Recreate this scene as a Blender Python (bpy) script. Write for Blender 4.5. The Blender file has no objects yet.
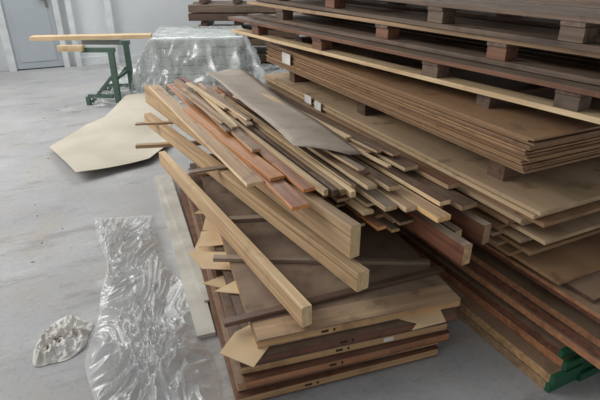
import bpy, bmesh, math, random
from mathutils import Vector, Matrix, noise
random.seed(7)
R=random.uniform
scene=bpy.context.scene
scene.view_settings.view_transform='Standard'
scene.view_settings.look='None'

# ------------------------------------------------------------ materials
def newmat(name):
    m=bpy.data.materials.new(name); m.use_nodes=True
    nt=m.node_tree; nt.nodes.clear()
    out=nt.nodes.new('ShaderNodeOutputMaterial')
    b=nt.nodes.new('ShaderNodeBsdfPrincipled')
    nt.links.new(b.outputs[0],out.inputs[0])
    return m,nt,b,out
def srgb(r,g,b):
    f=lambda c:(c/255/12.92) if c/255<=.04045 else ((c/255+.055)/1.055)**2.4
    return (f(r),f(g),f(b),1)
def wood(name,c1,c2,dust=.35,dustcol=(162,149,132),grain=(1.2,30,30),rough=.6,var=.25,stain=.7):
    m,nt,b,out=newmat(name); N=nt.nodes.new; L=nt.links.new
    dust=min(1,dust+.06)
    tc=N('ShaderNodeTexCoord'); oi=N('ShaderNodeObjectInfo')
    add=N('ShaderNodeVectorMath'); add.operation='ADD'
    mul=N('ShaderNodeMath'); mul.operation='MULTIPLY'; mul.inputs[1].default_value=37
    L(oi.outputs['Random'],mul.inputs[0]); L(tc.outputs['Object'],add.inputs[0]); L(mul.outputs[0],add.inputs[1])
    mp=N('ShaderNodeMapping'); mp.inputs['Scale'].default_value=grain
    L(add.outputs[0],mp.inputs[0])
    n=N('ShaderNodeTexNoise'); n.inputs['Scale'].default_value=1.6; n.inputs['Detail'].default_value=6
    L(mp.outputs[0],n.inputs['Vector'])
    cr=N('ShaderNodeValToRGB'); cr.color_ramp.elements[0].position=.35; cr.color_ramp.elements[1].position=.68
    cr.color_ramp.elements[0].color=srgb(*c1); cr.color_ramp.elements[1].color=srgb(*c2)
    L(n.outputs[0],cr.inputs[0])
    hs=N('ShaderNodeHueSaturation'); hs.inputs['Saturation'].default_value=.94
    mr=N('ShaderNodeMapRange'); mr.inputs[3].default_value=1-var; mr.inputs[4].default_value=1+var
    L(oi.outputs['Random'],mr.inputs[0]); L(mr.outputs[0],hs.inputs['Value']); L(cr.outputs[0],hs.inputs['Color'])
    n2=N('ShaderNodeTexNoise'); n2.inputs['Scale'].default_value=3.5; n2.inputs['Detail'].default_value=8; n2.inputs['Roughness'].default_value=.7
    L(add.outputs[0],n2.inputs['Vector'])
    r2=N('ShaderNodeMapRange'); r2.inputs[1].default_value=.35; r2.inputs[2].default_value=.75; r2.inputs[3].default_value=dust*.3; r2.inputs[4].default_value=min(1,dust*1.6)
    L(n2.outputs[0],r2.inputs[0])
    g=N('ShaderNodeNewGeometry'); sp=N('ShaderNodeSeparateXYZ'); L(g.outputs['Normal'],sp.inputs[0])
    up=N('ShaderNodeMapRange'); up.inputs[1].default_value=0; up.inputs[2].default_value=1; up.inputs[3].default_value=.3; up.inputs[4].default_value=1
    L(sp.outputs['Z'],up.inputs[0])
    mm=N('ShaderNodeMath'); mm.operation='MULTIPLY'; mm.use_clamp=True
    L(r2.outputs[0],mm.inputs[0]); L(up.outputs[0],mm.inputs[1])
    mx=N('ShaderNodeMixRGB'); mx.inputs[2].default_value=srgb(*dustcol)
    L(mm.outputs[0],mx.inputs[0]); L(hs.outputs[0],mx.inputs[1])
    n4=N('ShaderNodeTexNoise'); n4.inputs['Scale'].default_value=9; n4.inputs['Detail'].default_value=5
    L(add.outputs[0],n4.inputs['Vector'])
    c4=N('ShaderNodeValToRGB'); e=c4.color_ramp.elements; e[0].position=.28; e[0].color=(.42,.38,.35,1); e[1].position=.43; e[1].color=(1,1,1,1)
    L(n4.outputs[0],c4.inputs[0])
    mu=N('ShaderNodeMixRGB'); mu.blend_type='MULTIPLY'; mu.inputs[0].default_value=stain
    L(mx.outputs[0],mu.inputs[1]); L(c4.outputs[0],mu.inputs[2])
    L(mu.outputs[0],b.inputs['Base Color']); b.inputs['Roughness'].default_value=rough
    bp=N('ShaderNodeBump'); bp.inputs['Strength'].default_value=.15; bp.inputs['Distance'].default_value=.004
    L(n.outputs[0],bp.inputs['Height']); L(bp.outputs[0],b.inputs['Normal'])
    return m
def plain(name,c,rough=.6,metal=0,c2=None,scale=6,bump=0):
    m,nt,b,out=newmat(name); N=nt.nodes.new; L=nt.links.new
    tc=N('ShaderNodeTexCoord'); n=N('ShaderNodeTexNoise'); n.inputs['Scale'].default_value=scale; n.inputs['Detail'].default_value=8
    L(tc.outputs['Object'],n.inputs['Vector'])
    cr=N('ShaderNodeValToRGB'); cr.color_ramp.elements[0].position=.3; cr.color_ramp.elements[1].position=.7
    cr.color_ramp.elements[0].color=srgb(*(c2 or [k*.88 for k in c])); cr.color_ramp.elements[1].color=srgb(*c)
    L(n.outputs[0],cr.inputs[0]); L(cr.outputs[0],b.inputs['Base Color'])
    b.inputs['Roughness'].default_value=rough; b.inputs['Metallic'].default_value=metal
    if bump:
        bp=N('ShaderNodeBump'); bp.inputs['Strength'].default_value=bump; bp.inputs['Distance'].default_value=.01
        L(n.outputs[0],bp.inputs['Height']); L(bp.outputs[0],b.inputs['Normal'])
    return m
M={}
M['tan']=wood('tan_wood',(152,118,82),(190,154,112),.3)
M['beam']=wood('beam_wood',(166,132,90),(204,170,126),.2,var=.06,stain=.35)
M['beamend']=wood('beam_end_grain',(196,166,118),(226,198,150),.1,grain=(40,40,12),var=.06,stain=.2)
M['cream']=wood('cream_wood',(194,162,118),(226,200,156),.15,stain=.4)
M['yellow']=wood('yellow_pine',(192,148,86),(220,180,116),.12)
M['orange']=wood('orange_wood',(186,112,54),(218,152,84),.08,rough=.45)
M['red']=wood('red_brown_wood',(84,48,34),(122,74,50),.22,(138,114,96),rough=.45)
M['redbright']=wood('red_orange_wood',(130,76,50),(170,110,76),.26,rough=.45)
M['dark']=wood('dark_brown_wood',(68,48,36),(104,76,58),.32,(138,120,102),rough=.5)
M['veneer']=wood('grey_brown_veneer',(112,94,78),(146,126,106),.42,(166,152,136),(1,14,14))
M['hardboard']=wood('pale_hardboard',(136,120,104),(164,148,130),.5,(180,168,154),(.6,5,5),var=.03,stain=.4)
M['doorface']=wood('dusty_door_face',(106,82,66),(138,110,90),.6,(158,140,120),(.8,6,6),var=.08)
M['panel']=wood('brown_panel_face',(110,82,60),(146,114,86),.38,(160,142,120),(6,.8,6),var=.15)
M['core']=wood('door_edge_wood',(162,124,80),(198,158,108),.1)
M['coreo']=wood('door_edge_orange',(148,94,58),(182,124,78),.14)
M['corer']=wood('door_edge_red',(92,54,40),(128,76,50),.15)
M['ply']=wood('plywood_sheet',(158,130,94),(190,162,124),.28,(176,160,138),(5,.6,5),var=.14)
M['mdf']=wood('fibreboard_sheet',(126,92,60),(160,122,82),.14,(162,144,120),(3,.5,30),var=.2)
M['pallet']=wood('pallet_wood',(80,62,50),(122,98,78),.22)
M['palletred']=wood('pallet_block_wood',(104,64,42),(142,94,64),.12)
M['green']=plain('green_paint',(38,96,68),.5)
M['greenmetal']=plain('green_metal',(82,106,94),.5,.1)
M['white']=plain('white_paint',(228,231,232),.6)
M['foam']=plain('white_foam',(208,206,196),.8,c2=(176,172,162))
M['greyfoam']=plain('grey_green_foam',(186,192,187),.8,c2=(166,173,168))
M['paper']=plain('paper_label',(225,222,215),.8)
M['card']=plain('beige_cardboard',(206,198,182),.8,c2=(184,175,158),scale=2)
M['scrap']=plain('thin_plywood_scrap',(222,196,158),.7,c2=(200,172,134),scale=5)
M['hole']=plain('dark_recess',(52,38,28),.9)
M['glue']=plain('glue_line',(128,98,66),.9)
M['metal']=plain('steel',(150,150,150),.35,.8)
M['doorpaint']=plain('grey_door_paint',(178,185,189),.5,c2=(170,177,181),scale=1)
M['wall']=plain('wall_plaster',(220,223,224),.85,c2=(208,212,214),scale=1.2)
M['dirt']=plain('wood_dirt',(134,112,84),.95,c2=(80,62,46),scale=30,bump=.8)
M['bagpaper']=plain('dirty_white_paper',(232,232,229),.6,c2=(190,184,174),scale=9)
m,nt,b,out=newmat('concrete_floor'); N=nt.nodes.new; L=nt.links.new
tc=N('ShaderNodeTexCoord')
def noi(sc,d,r=.5,mp=None):
    n=N('ShaderNodeTexNoise'); n.inputs['Scale'].default_value=sc; n.inputs['Detail'].default_value=d; n.inputs['Roughness'].default_value=r
    if mp:
        k=N('ShaderNodeMapping'); k.inputs['Scale'].default_value=mp; k.inputs['Rotation'].default_value=(0,0,.6); L(tc.outputs['Object'],k.inputs[0]); L(k.outputs[0],n.inputs['Vector'])
    else: L(tc.outputs['Object'],n.inputs['Vector'])
    return n
def ramp(n,p0,c0,p1,c1):
    c=N('ShaderNodeValToRGB'); e=c.color_ramp.elements; e[0].position=p0; e[0].color=c0; e[1].position=p1; e[1].color=c1; L(n.outputs[0],c.inputs[0]); return c
def mixn(f,a,bb,mode='MIX'):
    x=N('ShaderNodeMixRGB'); x.blend_type=mode
    if isinstance(f,float): x.inputs[0].default_value=f
    else: L(f.outputs[0],x.inputs[0])
    L(a.outputs[0],x.inputs[1])
    if isinstance(bb,tuple): x.inputs[2].default_value=bb
    else: L(bb.outputs[0],x.inputs[2])
    return x
W1=(1,1,1,1)
base=ramp(noi(1.1,9,.6),.3,srgb(153,153,154),.7,srgb(181,182,183))
x=mixn(ramp(noi(3.2,10,.75),.50,(0,0,0,1),.68,(.85,.85,.85,1)),base,srgb(172,165,155))
x=mixn(ramp(noi(1.7,10,.7,(1,3,1)),.54,(0,0,0,1),.72,(.8,.8,.8,1)),x,srgb(126,123,119))
x=mixn(ramp(noi(.9,12,.8,(1,1.5,1)),.56,(0,0,0,1),.64,(.55,.55,.55,1)),x,srgb(202,201,198))
x=mixn(.5,x,ramp(noi(38,6),.25,(.7,.7,.7,1),.48,W1),'MULTIPLY')
x=mixn(.4,x,ramp(noi(120,3),.3,(.72,.7,.68,1),.5,W1),'MULTIPLY')
x=mixn(.7,x,ramp(noi(6,8,.8,(.3,9,1)),.32,(.66,.65,.64,1),.43,W1),'MULTIPLY')
L(x.outputs[0],b.inputs['Base Color']); b.inputs['Roughness'].default_value=.6
M['floor']=m
def film(name,op,tint,gl,rough=.12):
    """thin clear polythene: mostly see-through, slightly milky, glossy"""
    m,nt,b,out=newmat(name); N=nt.nodes.new; L=nt.links.new
    nt.nodes.remove(b)
    df=N('ShaderNodeBsdfDiffuse'); df.inputs[0].default_value=srgb(*tint)
    tr=N('ShaderNodeBsdfTransparent'); tr.inputs[0].default_value=(.97,.975,.975,1)
    gs=N('ShaderNodeBsdfGlossy'); gs.inputs['Roughness'].default_value=rough; gs.inputs[0].default_value=(1,1,1,1)
    m1=N('ShaderNodeMixShader'); m2=N('ShaderNodeMixShader')
    tc=N('ShaderNodeTexCoord'); n=N('ShaderNodeTexNoise'); n.inputs['Scale'].default_value=6; n.inputs['Detail'].default_value=10; n.inputs['Roughness'].default_value=.7
    L(tc.outputs['Object'],n.inputs['Vector'])
    mr=N('ShaderNodeMapRange'); mr.inputs[1].default_value=.35; mr.inputs[2].default_value=.7; mr.inputs[3].default_value=op*.45; mr.inputs[4].default_value=min(1,op*2.2)
    L(n.outputs[0],mr.inputs[0]); L(mr.outputs[0],m1.inputs[0]); L(tr.outputs[0],m1.inputs[1]); L(df.outputs[0],m1.inputs[2])
    m2.inputs[0].default_value=gl
    L(m1.outputs[0],m2.inputs[1]); L(gs.outputs[0],m2.inputs[2]); L(m2.outputs[0],out.inputs[0])
    return m
M['film']=film('clear_plastic_film',.22,(232,232,230),.10,.27)
M['film2']=film('milky_plastic_film',.26,(230,233,232),.11,.24)

# ------------------------------------------------------------ helpers
def obj(name,bm,mats,parent=None):
    me=bpy.data.meshes.new(name); bm.to_mesh(me); bm.free()
    for k in mats: me.materials.append(M[k])
    o=bpy.data.objects.new(name,me); scene.collection.objects.link(o)
    if parent: o.parent=parent
    return o
def group(name,loc=(0,0,0)):
    e=bpy.data.objects.new(name,None); e.empty_display_size=.2; e.location=loc
    scene.collection.objects.link(e); return e
def boxbm(sx,sy,sz,bev=.0,off=(0,0,0),bm=None,mi=0):
    bm=bm or bmesh.new()
    r=bmesh.ops.create_cube(bm,size=1)
    for v in r['verts']:
        v.co=Vector((v.co.x*sx+off[0],v.co.y*sy+off[1],v.co.z*sz+off[2]))
    for f in {f for v in r['verts'] for f in v.link_faces}: f.material_index=mi
    if bev:
        bmesh.ops.bevel(bm,geom=list({e for v in r['verts'] for e in v.link_edges}),offset=bev,segments=1,affect='EDGES')
    return bm
C,S=.8988,.4384
def pd(P,D,z=0): return Vector((C*P-S*D,S*P+C*D,z))
def plank(name,a,b,w,h,mat,parent,roll=0,warp=0,bev=.0015):
    """board whose top centre line runs a->b. mat may be (side, top) or (side, top, end)"""
    a=Vector(a);b=Vector(b);d=b-a;Ln=d.length;x=d.normalized()
    y=Vector((0,0,1)).cross(x).normalized();z=x.cross(y)
    mat3=Matrix((x,y,z)).transposed()@Matrix.Rotation(math.radians(roll),3,'X')
    bm=boxbm(Ln,w,h)
    ms=[mat] if isinstance(mat,str) else list(mat)
    if len(ms)>1:
        bm.normal_update()
        for f in bm.faces:
            if abs(f.normal.z)>.9: f.material_index=1
            elif abs(f.normal.x)>.9 and len(ms)>2: f.material_index=2
    if warp:
        bmesh.ops.subdivide_edges(bm,edges=[e for e in bm.edges if abs(e.verts[0].co.x-e.verts[1].co.x)>.5*Ln],cuts=10)
        for v in bm.verts:
            t=v.co.x/Ln*2; v.co.z+=warp*(1-t*t)
    else: bmesh.ops.bevel(bm,geom=list(bm.edges),offset=min(bev,h*.2),segments=1,affect='EDGES')
    o=obj(name,bm,ms)
    c=(a+b)/2-z*h/2
    pl=Vector(parent.location) if parent else Vector()
    o.matrix_world=Matrix.Translation(c-pl)@mat3.to_4x4()
    if parent: o.parent=parent
    return o
def pplank(name,P0,D0,z0,P1,D1,z1,w,h,mat,parent,**k):
    return plank(name,pd(P0,D0,z0),pd(P1,D1,z1),w,h,mat,parent,**k)
def poly(name,pts,th,mat,parent=None):
    bm=bmesh.new(); vs=[bm.verts.new(p) for p in pts]; f=bm.faces.new(vs)
    bm.normal_update()
    if f.normal.z<0: bmesh.ops.reverse_faces(bm,faces=[f])
    r=bmesh.ops.extrude_face_region(bm,geom=[f])
    for v in r['geom']:
        if isinstance(v,bmesh.types.BMVert): v.co.z+=th
    bmesh.ops.recalc_face_normals(bm,faces=bm.faces)
    o=obj(name,bm,[mat])
    if parent: o.location=-Vector(parent.location); o.parent=parent
    return o

# ------------------------------------------------------------ room
def room_box(name,P0,P1,D0,D1,z0,z1,mat,parent=None,rz=0):
    bm=boxbm(P1-P0,D1-D0,z1-z0)
    ms=[mat] if isinstance(mat,str) else list(mat)
    if len(ms)>1:
        bm.normal_update()
        for f in bm.faces:
            if abs(f.normal.z)>.9: f.material_index=1
    o=obj(name,bm,ms); o.location=pd((P0+P1)/2,(D0+D1)/2,(z0+z1)/2); o.rotation_euler=(0,0,math.atan2(S,C)+math.radians(rz)); 
    if parent: o.location-=Vector(parent.location); o.parent=parent
    return o
room_box('floor',-6,4.6,-2.5,9.25,-.1,0,'floor')
room_box('wall_back',-6,4.6,9.05,9.25,0,4.2,'wall')
room_box('wall_right',4.4,4.6,-2.5,9.05,0,4.2,'wall')
room_box('ceiling',-1.5,4.6,-2.5,9.25,4.2,4.3,'wall')  # unseen and partial, added to keep world light off the right side
room_box('baseboard_back',1.02,4.4,9.03,9.05,0,.09,'white')
dg=group('door_1',pd(-.16,9.0,0))
room_box('leaf',-.50,.18,8.99,9.03,.02,2.1,'doorpaint',dg)
room_box('frame_left',-.60,-.50,8.95,9.05,0,2.18,'white',dg)
room_box('frame_right',.18,.26,8.95,9.05,0,2.18,'white',dg)
room_box('frame_top',-.60,.26,8.95,9.05,2.1,2.18,'white',dg)
room_box('kick_panel',-.42,.10,8.98,8.99,.12,.9,'doorpaint',dg)
room_box('handle_plate',.08,.12,8.975,8.99,.9,1.12,'metal',dg)
room_box('handle_lever',-.02,.11,8.94,8.965,1.02,1.045,'metal',dg)
room_box('handle_spindle',.09,.11,8.96,8.98,1.02,1.045,'metal',dg)
for i,(a,bb) in enumerate([(.36,.44),(.92,1.02),(-.92,-.84)]):
    room_box('trim_%d'%(i+1),a,bb,8.93,9.05,0,4.1,'white')
room_box('trim_4',.44,.92,9.0,9.05,.0,.12,'white')

# ------------------------------------------------------------ stacked doors
e1=Vector((.955,.296,0)); e2=Vector((-.296,.955,0)); A0=Vector((-.16,1.49,0))
dg=group('stacked_doors',A0+e1*.45+e2*1.05)
def door_slab(i,off1,off2,rot,z,th,w,l,core,face):
    bm=boxbm(w,l,th-.006,.001,bm=None,mi=0)
    boxbm(w+.002,l+.002,.003,0,(0,0,th/2-.0015),bm,1); boxbm(w+.002,l+.002,.003,0,(0,0,-th/2+.0015),bm,1)
    xx=R(-.2,.1)
    boxbm(.03,.004,.010,0,(xx,-l/2,0),bm,2); boxbm(.008,.004,.012,0,(xx+.04,-l/2,0),bm,2)
    if i in (1,3): boxbm(.045,.003,.02,0,(xx+.22,-l/2,0),bm,3)
    for s in (-1,1): boxbm(.002,l*.999,.003,0,(s*w/2,0,.004),bm,2)
    o=obj('door_leaf_%d'%i,bm,[core,face,'hole','paper'])
    c=A0+e1*(w/2+off1)+e2*(l/2+off2)+Vector((0,0,z+th/2))
    o.location=c-Vector(dg.location); o.rotation_euler=(0,0,math.atan2(.296,.955)+math.radians(rot)); o.parent=dg
specs=[(-.125,-.045,1.0,'core','red'),(-.10,-.02,.3,'core','doorface'),(-.085,-.055,.8,'coreo','red'),
       (-.07,-.03,-.4,'core','dark'),(-.045,-.035,.3,'corer','dark'),(-.005,0,0,'core','doorface')]
z=.012
for i,(a,bb,r,c_,f_) in enumerate(specs):
    th=.040
    door_slab(i,a,bb,r,z,th,.90,2.12+R(-.04,.04),c_,f_); z+=th+.0035
ZT=z-.0035
for k,t in enumerate((.15,1.0,1.9)):
    a=A0+e1*-.05+e2*t; b_=A0+e1*.85+e2*t
    plank('floor_batten_%d'%k,(a.x,a.y,.0115),(b_.x,b_.y,.0115),.05,.0115,'tan',dg)
a=A0+e1*.0+e2*.055; b_=A0+e1*.893+e2*.055
plank('front_lipping',(a.x,a.y,ZT+.003),(b_.x,b_.y,ZT+.003),.11,.003,'tan',dg)
def ep(a,b,z): 
    v=A0+e1*a+e2*b; return (v.x,v.y,z)
sg=group('plywood_scraps',A0+e2*1)
poly('scrap_1',[ep(-.15,.02,.2305),ep(-.04,-.09,.2305),ep(.06,.02,.2305),ep(.03,.16,.2305),ep(-.07,.12,.2305)],.003,'scrap',sg)
poly('scrap_2',[ep(.62,-.08,.2305),ep(.78,-.075,.2305),ep(.80,.0,.2305),ep(.60,.0,.2305),ep(.66,-.05,.2305)],.003,'scrap',sg)
poly('scrap_3',[ep(-.14,.62,.2305),ep(.05,.55,.2305),ep(.05,.72,.2305),ep(-.19,.80,.2305)],.003,'scrap',sg)
poly('scrap_4',[ep(-.13,.82,.2345),ep(.05,.80,.2345),ep(.04,.98,.2345),ep(-.10,.98,.2345)],.003,'scrap',sg)
poly('scrap_5',[ep(-.11,.42,.2305),ep(.05,.34,.2305),ep(.05,.50,.2305)],.003,'scrap',sg)
poly('scrap_6',[ep(-.09,1.0,.2305),ep(.0,.97,.2305),ep(.02,1.14,.2305),ep(-.05,1.16,.2305)],.003,'scrap',sg)
poly('scrap_7',[ep(-.15,.56,.187),ep(-.02,.46,.187),ep(.02,.62,.187)],.003,'scrap',sg)
poly('scrap_8',[ep(-.11,1.22,.2305),ep(.0,1.18,.2305),ep(.02,1.34,.2305)],.003,'scrap',sg)
poly('scrap_9',[ep(-.16,.86,.187),ep(-.02,.82,.187),ep(-.02,.98,.187),ep(-.11,1.0,.187)],.003,'scrap',sg)

cg=group('stacking_sticks',A0+e1*.4+e2*.5)
def stick(n,a,b,w,h,m): plank(n,a,b,w,h,m,cg)
stick('stick_1',(-.305,1.58,ZT+.022),(.665,1.965,ZT+.022),.035,.021,'dark')
stick('stick_2',(-.42,2.06,ZT+.022),(.62,2.02,ZT+.022),.035,.021,'veneer')
stick('stick_3',(-.37,2.30,.375),(.42,2.38,.375),.04,.025,'veneer')
stick('stick_4',(-.72,3.1,ZT+.022),(.2,3.3,ZT+.022),.05,.021,'tan')
stick('stick_5',(-1.23,3.61,.479),(-.5,3.72,.479),.04,.014,'tan')
stick('stick_6',(-1.19,3.43,.374),(-.4,3.55,.374),.045,.025,'tan')
stick('stick_7',(-.64,2.67,.482),(.0,2.95,.482),.045,.012,'veneer')

def beam(name,a,b,w,h,mat,line=True):
    g=group(name,(Vector(a)+Vector(b))/2)
    plank('laminated_length',a,b,w,h,mat,g,bev=.002)
    a=Vector(a);b=Vector(b);d=(b-a).normalized();q=Vector((d.y,-d.x,0))
    if line: plank('glue_line_strip',a-q*(w/2)-Vector((0,0,h*.3)),b-q*(w/2)-Vector((0,0,h*.3)),.002,.003,'glue',g,bev=.0002)
    return g
beam('wooden_beam',(.028,1.545,.390),(-.955,3.25,.390),.045,.095,('beam','cream','beamend'),False)
beam('wooden_beam',(.255,1.665,.468),(-1.23,3.93,.464),.06,.088,('beam','beam','beamend'))
beam('wooden_beam',(.225,1.745,.635),(-1.29,4.20,.632),.05,.150,('beam','tan','beamend'))
for i,(P_,D_) in enumerate([(1.1,2.15),(1.0,3.2)]):
    pplank('support_block_%d'%i,P_,D_,.372,P_+.45,D_,.372,.09,.075,'dark',cg)

# ------------------------------------------------------------ scrap trim pile
pg=group('timber_trim_pile',pd(1.1,2.7,.5))
def nearD(P):
    pts=[(.7,2.1),(.8,1.95),(1.0,1.72),(1.25,1.5),(1.5,1.38)]
    for (p0,d0),(p1,d1) in zip(pts,pts[1:]):
        if P<=p1: return d0+(d1-d0)*(P-p0)/(p1-p0)
    return 1.38
mats=['tan',('tan','dark'),('cream','dark'),('tan','red'),('tan','veneer'),'tan','redbright',('red','dark'),'cream',('yellow','veneer'),('cream','panel'),('orange','redbright'),'red']
k=0
zt=.40
for layer in range(10):
    P=1.03+R(0,.04)
    while P<1.50:
        w=R(.035,.10)
        if P+w>1.54: break
        Pc=P+w/2; near=nearD(Pc)+R(.0,.30)+(.35 if layer<4 else 0); far=R(3.3,4.2)
        pplank('board_%d'%k,Pc,near,zt+.02,Pc+R(-.05,.02),far,zt+.02,w,R(.013,.019),random.choice(mats),pg,roll=R(-1.5,1.5)); k+=1
        P+=w+R(.003,.03)
    zt+=.022
T=[('orange_board',.845,1.97,.676,.785,3.36,.665,.075,.018,'orange'),
   ('red_board_1',.83,1.69,.655,.864,4.20,.652,.085,.018,('orange','redbright')),
   ('tan_board_1',.745,2.0,.655,.72,4.2,.652,.085,.018,('cream','tan')),
   ('red_board_2',1.0,2.75,.72,.95,4.2,.70,.055,.018,'red'),
   ('red_board_3',.925,1.80,.672,.91,4.1,.672,.06,.018,('orange','redbright')),
   ('red_board_4',.87,2.3,.70,.90,4.15,.69,.05,.018,('tan','panel')),
   ('strip_1',.965,1.72,.69,.94,3.4,.69,.022,.03,'cream'),
   ('strip_2',1.0,1.70,.69,1.0,3.3,.69,.022,.03,'dark'),
   ('strip_3',1.033,1.69,.69,1.03,3.5,.69,.02,.03,'tan'),
   ('strip_4',1.068,1.66,.685,1.06,3.4,.69,.025,.03,'cream'),
   ('strip_5',1.105,1.72,.685,1.10,3.5,.69,.022,.03,('cream','dark')),
   ('jamb_1',1.34,1.23,.575,1.32,3.0,.58,.045,.09,('red','veneer','tan')),
   ('jamb_2',1.475,1.27,.615,1.455,3.0,.61,.04,.09,('red','veneer','tan')),
   ('jamb_3',1.41,1.36,.56,1.39,3.0,.56,.04,.09,('dark','veneer','cream')),
   ('edge_board_1',1.17,1.52,.655,1.17,3.4,.66,.06,.022,('cream','veneer','cream')),
   ('edge_board_1b',1.235,1.47,.66,1.22,3.4,.66,.055,.022,('cream','tan','cream')),
   ('edge_board_2',1.30,1.34,.66,1.26,3.3,.665,.07,.022,('yellow','tan','yellow')),
   ('edge_board_3',1.37,1.42,.68,1.34,3.7,.675,.06,.02,('cream','dark')),
   ('edge_board_4',1.46,1.37,.665,1.40,3.8,.66,.09,.02,('tan','dark')),
   ('edge_board_5',1.50,1.52,.69,1.43,3.8,.69,.06,.02,('tan','red')),
   ('edge_board_6',1.24,1.60,.70,1.22,3.4,.70,.06,.02,('cream','dark')),
   ('edge_board_7',1.15,1.64,.705,1.16,3.1,.70,.05,.018,('cream','tan')),
   ('edge_board_8',1.42,1.72,.715,1.38,3.9,.71,.08,.018,('cream','dark')),
   ('edge_board_9',1.33,1.95,.735,1.27,3.9,.72,.05,.016,('cream','dark')),
   ]
for t in T: pplank(t[0],*t[1:9],t[9],pg)
for i in range(11):
    P0=R(1.15,1.5);D0=R(1.7,2.3)
    pplank('slat_%d'%i,P0,D0,.725+.003*i,P0-R(.02,.16),D0+R(.9,1.6),.728+.003*i,R(.02,.045),.012,random.choice(mats),pg)
for i in range(9):
    P0=R(.82,1.0);D0=R(2.6,3.1)
    pplank('slat_far_%d'%i,P0,D0,.70+.004*i,P0+R(-.08,.06),D0+R(.8,1.1),.70+.004*i,R(.025,.045),.012,random.choice(['redbright','red',('cream','panel'),'tan',('tan','dark'),'cream']),pg)
bm=bmesh.new(); rows=[]; nr=40
for j in range(nr+1):
    t=j/nr; Pc=1.11+(.13)*t; D_=1.88+2.14*t; w=.285
    hl=w/2; hr=w/2
    if t<.10: hl=w/2-(.10-t)*2.1
    if t>.93: hr=w/2-(t-.93)*1.0
    zz_=.756+.020*math.sin(t*math.pi)+.012*math.sin(t*9)
    row=[]
    for i in range(9):
        s=-hl+(hl+hr)*i/8
        row.append(bm.verts.new(pd(Pc+s,D_+.05*s,zz_+.012*math.cos(s*14+t*4))))
    rows.append(row)
for j in range(nr):
    for i in range(8): bm.faces.new((rows[j][i],rows[j][i+1],rows[j+1][i+1],rows[j+1][i])).smooth=True
bmesh.ops.recalc_face_normals(bm,faces=bm.faces)
bmesh.ops.solidify(bm,geom=bm.faces[:],thickness=.004)
for v in bm.verts: v.co-=Vector(pg.location)
obj('hardboard_sheet',bm,['hardboard'],pg)

# ------------------------------------------------------------ right stacks
lg=group('green_ended_lumber_stack',pd(1.9,1.4,0))
def green_board(n,P0,P1,D0,D1,z0,z1,mat,parent=lg):
    g=.02
    room_box(n,P0,P1,D0+g,D1,z0,z1,mat,parent)
    room_box(n+'_painted_end',P0-.0005,P1+.0005,D0,D0+g,z0-.0004,z1+.0004,'green',parent)
for j in range(4):
    P0=1.558+.17*j
    green_board('low_%d'%j,P0,P0+.165,.876+R(0,.02),2.1,.0,.042,('tan','panel'))
    green_board('low_b_%d'%j,P0+.005,P0+.168,.876+R(0,.02),2.1,.044,.086,('core','panel'))
for j in range(4):
    P0=1.63+.17*j
    green_board('mid_%d'%j,P0,P0+.165,.89+R(0,.02),2.15,.09,.128,('coreo','panel'))
    green_board('mid_b_%d'%j,P0,P0+.165,.90+R(0,.02),2.15,.131,.165,('red','panel'))
room_box('cross_batten_1',1.66,2.6,1.1,1.14,.165,.195,'dark',lg)
room_box('cross_batten_2',1.66,2.6,1.9,1.94,.165,.195,'dark',lg)
dl=group('brown_panel_stack',pd(2.1,1.7,.2))
for j in range(3):
    room_box('panel_%d'%j,1.64+.012*j,2.5,.62+.03*j,2.2,.195+.034*j,.195+.034*j+.031,[('coreo','panel'),('red','dark'),('coreo','panel')][j],dl)
room_box('cross_batten',1.74,2.5,1.3,1.34,.294,.36,'dark',dl)
room_box('cross_batten_b',1.74,2.5,2.0,2.04,.294,.36,'dark',dl)
yg=group('plywood_sheet_stack',pd(2.2,2.4,.5))
zz=.36
offs=[(1.66,.76),(1.655,.80),(1.69,.90),(1.64,1.02),(1.60,1.24),(1.585,1.30),(1.62,1.16),(1.57,1.32),(1.60,1.20),(1.565,1.30),(1.61,1.10),(1.575,1.26),(1.59,1.20),(1.56,1.19),(1.578,1.10),(1.562,1.14),(1.57,1.12)]
mm_=[('red','panel'),('coreo','panel'),('dark','panel'),'mdf','mdf','ply','mdf','ply','ply','mdf','ply','mdf','ply','ply','mdf','ply','ply']
for j,(P0,D0) in enumerate(offs):
    th=.0165
    room_box('sheet_%d'%j,P0,2.85,D0,3.88+R(-.03,.05),zz,zz+th,mm_[j],yg,rz=0); zz+=th+.005
zz-=.005
for j,D_ in enumerate((1.40,2.5,3.5)):
    room_box('bearer_%d'%j,1.66,2.8,D_,D_+.09,zz,.84,'dark',yg)
ZY=zz
fg=group('fibreboard_sheet_pack',pd(2.2,2.5,.9))
zz=.84
for j in range(14):
    a=R(0,.018)
    room_box('sheet_%d'%j,1.556+a,2.8,1.232+R(-.02,.02),3.82+R(-.02,.02),zz,zz+.0082,'mdf',fg); zz+=.0105
ZP=zz
room_box('paper_label',1.545,1.5475,3.33,3.47,.89,.965,'paper',fg)
room_box('label_a',1.5475,1.5495,3.0,3.10,.68,.735,'paper',yg)
room_box('label_b',1.5475,1.5495,2.86,2.95,.67,.725,'paper',yg)

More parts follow.
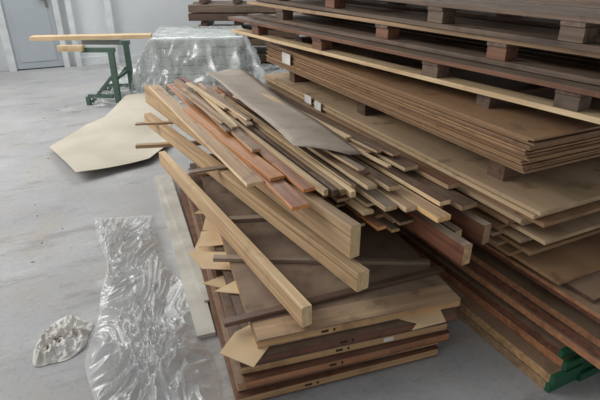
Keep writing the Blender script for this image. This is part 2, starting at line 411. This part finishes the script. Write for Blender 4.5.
def pallet(z0,Pn,Dn,Pf,Df,width,creamfirst,bl=(.25,.95,1.9,2.7)):
    a=pd(Pn,Dn);b=pd(Pf,Df);d=(b-a).normalized();q=Vector((d.y,-d.x,0));Ln=(b-a).length
    g=group('wooden_pallet',a+d*Ln/2+q*width/2+Vector((0,0,z0)))
    def P(s,t,z): v=a+d*s+q*t; return (v.x,v.y,z)
    for i,t in enumerate((.05,.5*width,width-.05)):
        m='cream' if (creamfirst and i==0) else ('pallet','pallet')
        plank('bottom_board_%d'%i,P(-.02*i,t,z0+.024),P(Ln,t,z0+.024),.10,.022,m,g)
        for s in bl:
            plank('block_%d'%i,P(s-.05,t,z0+.079),P(s+.05,t,z0+.079),.085,.054,random.choice(['palletred','pallet']),g)
    for s in bl:
        plank('stringer_board',P(s,.0,z0+.097),P(s,width,z0+.097),.10,.017,'pallet',g)
    t=.045
    i=0
    while t<width:
        w=R(.09,.13)
        plank('deck_board_%d'%i,P(R(-.03,.03),t,z0+.119),P(Ln+R(-.03,.03),t,z0+.119),w,.021,random.choice([('tan','pallet'),'pallet',('palletred','pallet')]),g); t+=w+R(.01,.05); i+=1
for j,D_ in enumerate((1.6,2.6,3.5)):
    room_box('top_bearer_%d'%j,1.72,2.7,D_,D_+.08,ZP-.002,1.045,'dark',fg)
pallet(1.045,1.77,1.0,1.36,4.05,1.15,True)
pallet(1.166,1.84,.9,1.47,3.95,1.1,False,(.2,.75,1.5,2.6))
pallet(1.287,1.78,.9,1.52,3.9,1.1,False,(.4,1.1,2.0,2.7))

# ------------------------------------------------------------ crumpled plastic
def crumple(name,corners,nx,ny,amp,mat,seed,freq=6,z0=.004,wob=.09):
    bm=bmesh.new(); a,b_,c_,d_=[Vector(p) for p in corners]
    cen=(a+b_+c_+d_)/4
    vs=[]
    for j in range(ny+1):
        row=[]
        for i in range(nx+1):
            u=i/nx;v=j/ny
            p=(a*(1-u)+b_*u)*(1-v)+(d_*(1-u)+c_*u)*v
            q=Vector((p.x*freq*1.3,p.y*freq*.75,seed))
            w=Vector((noise.noise(q*.5),noise.noise(q*.5+Vector((9,3,1))),0))
            ed=min(u,1-u,v,1-v)*2
            if ed<.35: p=p+w*wob*(.35-ed)/.35
            q2=q+w*1.8
            r1=max(0,1-abs(noise.noise(q2))*3.2)**2; r2=max(0,1-abs(noise.noise(q2*1.9+Vector((3,7,2))))*3.5)**2; r3=max(0,1-abs(noise.noise(q2*4.1))*3)**2
            body=max(0,noise.noise(q*.4+Vector((5,5,5)))+.25)
            h=amp*(.6*body+.45*r1*(.3+body)+.28*r2+.13*r3)*min(1,ed*3+.1)
            p=p+Vector((0,0,h+z0))
            row.append(bm.verts.new(p-cen))
        vs.append(row)
    for j in range(ny):
        for i in range(nx): bm.faces.new((vs[j][i],vs[j][i+1],vs[j+1][i+1],vs[j+1][i]))
    for f in bm.faces: f.smooth=True
    o=obj(name,bm,[mat]); o.location=cen
    return o
crumple('plastic_sheet',[(-.76,1.22,0),(-.27,1.25,0),(-.99,3.0,0),(-1.36,3.02,0)],130,340,.15,'film',1.3,freq=5.2)
fo=group('foam_board_strip',(-.75,2.6,0))
poly('slab',[(-.475,1.80,.0),(-.395,1.83,.0),(-1.03,3.72,.0),(-1.16,3.66,.0)],.022,'foam',fo)
poly('slab_top',[(-.485,2.05,.0225),(-.455,2.06,.0225),(-1.04,3.70,.0225),(-1.13,3.66,.0225)],.012,'foam',fo)

bg=group('crumpled_paper',(-1.10,1.80,0))
bm=bmesh.new(); n_=90; g_=[]
for j in range(n_+1):
    row=[]
    for i in range(n_+1):
        u=i/n_*2-1;v=j/n_*2-1
        x_=u*math.sqrt(1-v*v/2);y_=v*math.sqrt(1-u*u/2); r_=math.hypot(x_,y_)
        q=Vector((x_*1.8,y_*1.8,3.3)); w=Vector((noise.noise(q*2),noise.noise(q*2+Vector((4,4,4))),0))*.5
        r1=max(0,1-abs(noise.noise(q+w))*2.4)**2;r2=max(0,1-abs(noise.noise((q+w)*2.4))*2.4)**2
        edge=1+.3*noise.noise(Vector((x_*1.5,y_*1.5,8)))
        h=(.010+.026*r1+.014*r2)*min(1,(1-r_)*4+.1)
        row.append(bm.verts.new((x_*.125*edge,y_*.16*edge,max(.003,h))))
    g_.append(row)
for j in range(n_):
    for i in range(n_):
        f=bm.faces.new((g_[j][i],g_[j][i+1],g_[j+1][i+1],g_[j+1][i])); f.smooth=True
obj('paper_crumple',bm,['bagpaper'],bg)
bm=bmesh.new()
for i in range(60):
    a=R(0,6.28);r=.055*R(0,1)**.6
    s=R(.003,.009)
    boxbm(s,s*R(.4,1.5),s*.5,0,(math.cos(a)*r,math.sin(a)*r*1.2-.03,R(.015,.03)),bm)
obj('wood_crumbs',bm,['dirt'],bg)

def draped(name,pts,res,amp,mat,seed,z0=.006):
    bm=bmesh.new(); vs=[bm.verts.new((x,y,0)) for x,y in pts]; bm.faces.new(vs)
    bmesh.ops.triangulate(bm,faces=bm.faces[:])
    for _ in range(res): bmesh.ops.subdivide_edges(bm,edges=bm.edges[:],cuts=1,use_grid_fill=True)
    for v in bm.verts:
        q=Vector((v.co.x*1.2,v.co.y*.8,seed)); v.co.z=z0+amp*max(0,.4+noise.noise(q))
    bmesh.ops.solidify(bm,geom=bm.faces[:],thickness=.003)
    bmesh.ops.recalc_face_normals(bm,faces=bm.faces)
    cx=sum(p[0] for p in pts)/len(pts); cy=sum(p[1] for p in pts)/len(pts)
    for v in bm.verts: v.co.x-=cx; v.co.y-=cy
    o=obj(name,bm,[mat]); o.location=(cx,cy,0); return o
draped('cardboard_sheet',[(-2.27,4.28),(-2.20,5.0),(-2.08,5.2),(-2.06,5.85),(-1.85,5.95),(-1.5,5.4),(-1.18,4.6),(-1.28,3.98),(-1.75,3.60),(-1.98,3.88)],4,.14,'card',2.2)

# ------------------------------------------------------------ green trestle
tg=group('trestle_stand',(-2.35,5.98,0))
def tb(n,a,b,w,h,m): plank(n,a,b,w,h,m,tg)
for i,(x,y) in enumerate(((-2.20,5.90),(-2.20,6.45))):
    tb('post_%d'%i,(x,y,.01),(x+.001,y,.62),.06,.06,'greenmetal')
for i,y in enumerate((5.90,6.45)):
    tb('foot_bar_%d'%i,(-2.52,y,.12),(-2.22,y,.12),.04,.04,'greenmetal')
    tb('brace_%d'%i,(-2.50,y,.04),(-2.22,y,.34),.035,.035,'greenmetal')
    tb('foot_%d'%i,(-2.52,y,.10),(-2.52,y+.001,.0),.045,.045,'greenmetal')
    tb('arm_%d'%i,(-2.50,y,.66),(-2.12,y,.66),.05,.05,'greenmetal')
tb('side_rail',(-2.20,5.90,.30),(-2.20,6.45,.30),.035,.035,'greenmetal')
tb('clamp_block',(-2.74,5.86,.69),(-2.46,5.86,.69),.09,.06,'cream')
tb('roller_tube',(-2.6,6.2,.70),(-2.15,6.2,.70),.05,.05,'metal')
bgp=group('long_board',(-2.4,6.2,.73))
plank('board',(-3.12,6.05,.765),(-1.78,6.25,.765),.15,.045,'scrap',bgp)

# ------------------------------------------------------------ plastic covered stack
wg=group('plastic_wrapped_foam_stack',(-1.35,6.9,0))
def wb(n,x0,x1,y0,y1,z0,z1,m,rz=8):
    bm=boxbm(x1-x0,y1-y0,z1-z0,.01); o=obj(n,bm,[m],wg); o.location=Vector(((x0+x1)/2,(y0+y1)/2,(z0+z1)/2))-Vector(wg.location); o.rotation_euler=(0,0,math.radians(rz))
wb('base_pallet',-1.9,-.85,6.5,7.5,0,.12,'pallet')
for j in range(5): wb('slab_%d'%j,-1.88+R(-.02,.02),-.87,6.52,7.5,.12+j*.11,.12+j*.11+.105,'greyfoam')
bm=bmesh.new(); n_=130; g_=[]
for j in range(n_+1):
    row=[]
    for i in range(n_+1):
        x=-1.3+2.6*i/n_; y=-1.2+2.4*j/n_
        ox=max(0,abs(x)-.58); oy=max(0,abs(y)-.54); o_=max(ox,oy)
        h=.69-o_*2.0
        sgx=1 if x>0 else -1; sgy=1 if y>0 else -1
        xx=sgx*(min(abs(x),.58)+ox*.45+max(0,ox-.30)*.7); yy=sgy*(min(abs(y),.54)+oy*.45+max(0,oy-.30)*.7)
        q=Vector((x*3.5,y*3.5,3)); w=max(0,1-abs(noise.noise(q))*3)**2; w2=max(0,1-abs(noise.noise(q*2.6))*3)**2
        f=min(1,o_*5)
        xx+=sgx*(w*.12+w2*.04)*f; yy+=sgy*(w*.12+w2*.04)*f
        h=max(h,.012+.07*w)+(.02*w2+.012*w)*(.3+.7*f)+.005
        row.append(bm.verts.new((xx,yy,h)))
    g_.append(row)
for j in range(n_):
    for i in range(n_):
        f=bm.faces.new((g_[j][i],g_[j][i+1],g_[j+1][i+1],g_[j+1][i])); f.smooth=True
o=obj('draped_film',bm,['film2'],wg); o.location=(0,.1,0); o.rotation_euler=(0,0,math.radians(8))

ng=group('stacked_timber',(-.9,8.2,0))
for j in range(9):
    for i in range(5):
        if j%3==2:
            if i<3: plank('bearer',(-1.45+i*.5,7.95,.12*j+.11),(-1.45+i*.5,8.65,.12*j+.11),.09,.10,'dark',ng)
        else: plank('timber',(-1.6+R(-.1,.1),7.95+i*.17,.12*j+.11),(-.1+R(-.1,.1),7.95+i*.17,.12*j+.11),.13,.10,random.choice(['pallet','tan','dark']),ng)

fg2=group('floor_debris',(-1.0,4.2,0))
for i in range(60):
    x=R(-2.9,-1.15);y=R(1.9,6.4)
    plank('chip',(x,y,.004),(x+R(-.02,.02),y+R(.005,.02),.004),R(.003,.008),.003,random.choice(['tan','veneer','scrap']),fg2,bev=.0003)

# ------------------------------------------------------------ light
w=bpy.data.worlds.new('world'); scene.world=w; w.use_nodes=True
w.node_tree.nodes['Background'].inputs[0].default_value=(.97,.98,1,1)
w.node_tree.nodes['Background'].inputs[1].default_value=.50
def area(n,loc,target,sx,sy,e,col):
    l=bpy.data.lights.new(n,'AREA'); l.shape='RECTANGLE'; l.size=sx; l.size_y=sy; l.energy=e; l.color=col
    o=bpy.data.objects.new(n,l); o.location=loc; o.rotation_euler=(Vector(target)-Vector(loc)).to_track_quat('-Z','Y').to_euler(); scene.collection.objects.link(o)
area('window_light_left',(-5.0,3.6,3.6),(-.3,2.7,.3),4.5,3,255,(1,.985,.96))
area('overhead_fill',(-2.0,7.0,4.1),(-2.4,5.5,0),3,3,140,(.98,.99,1))  # unseen overhead lamp below the closed ceiling, brightens the floor at back left

cam=bpy.data.cameras.new('camera'); co=bpy.data.objects.new('camera',cam); scene.collection.objects.link(co)
co.location=(0,0,1.6); co.rotation_euler=(math.radians(64),0,0); cam.lens=30; cam.sensor_width=36; cam.clip_start=.05
scene.camera=co
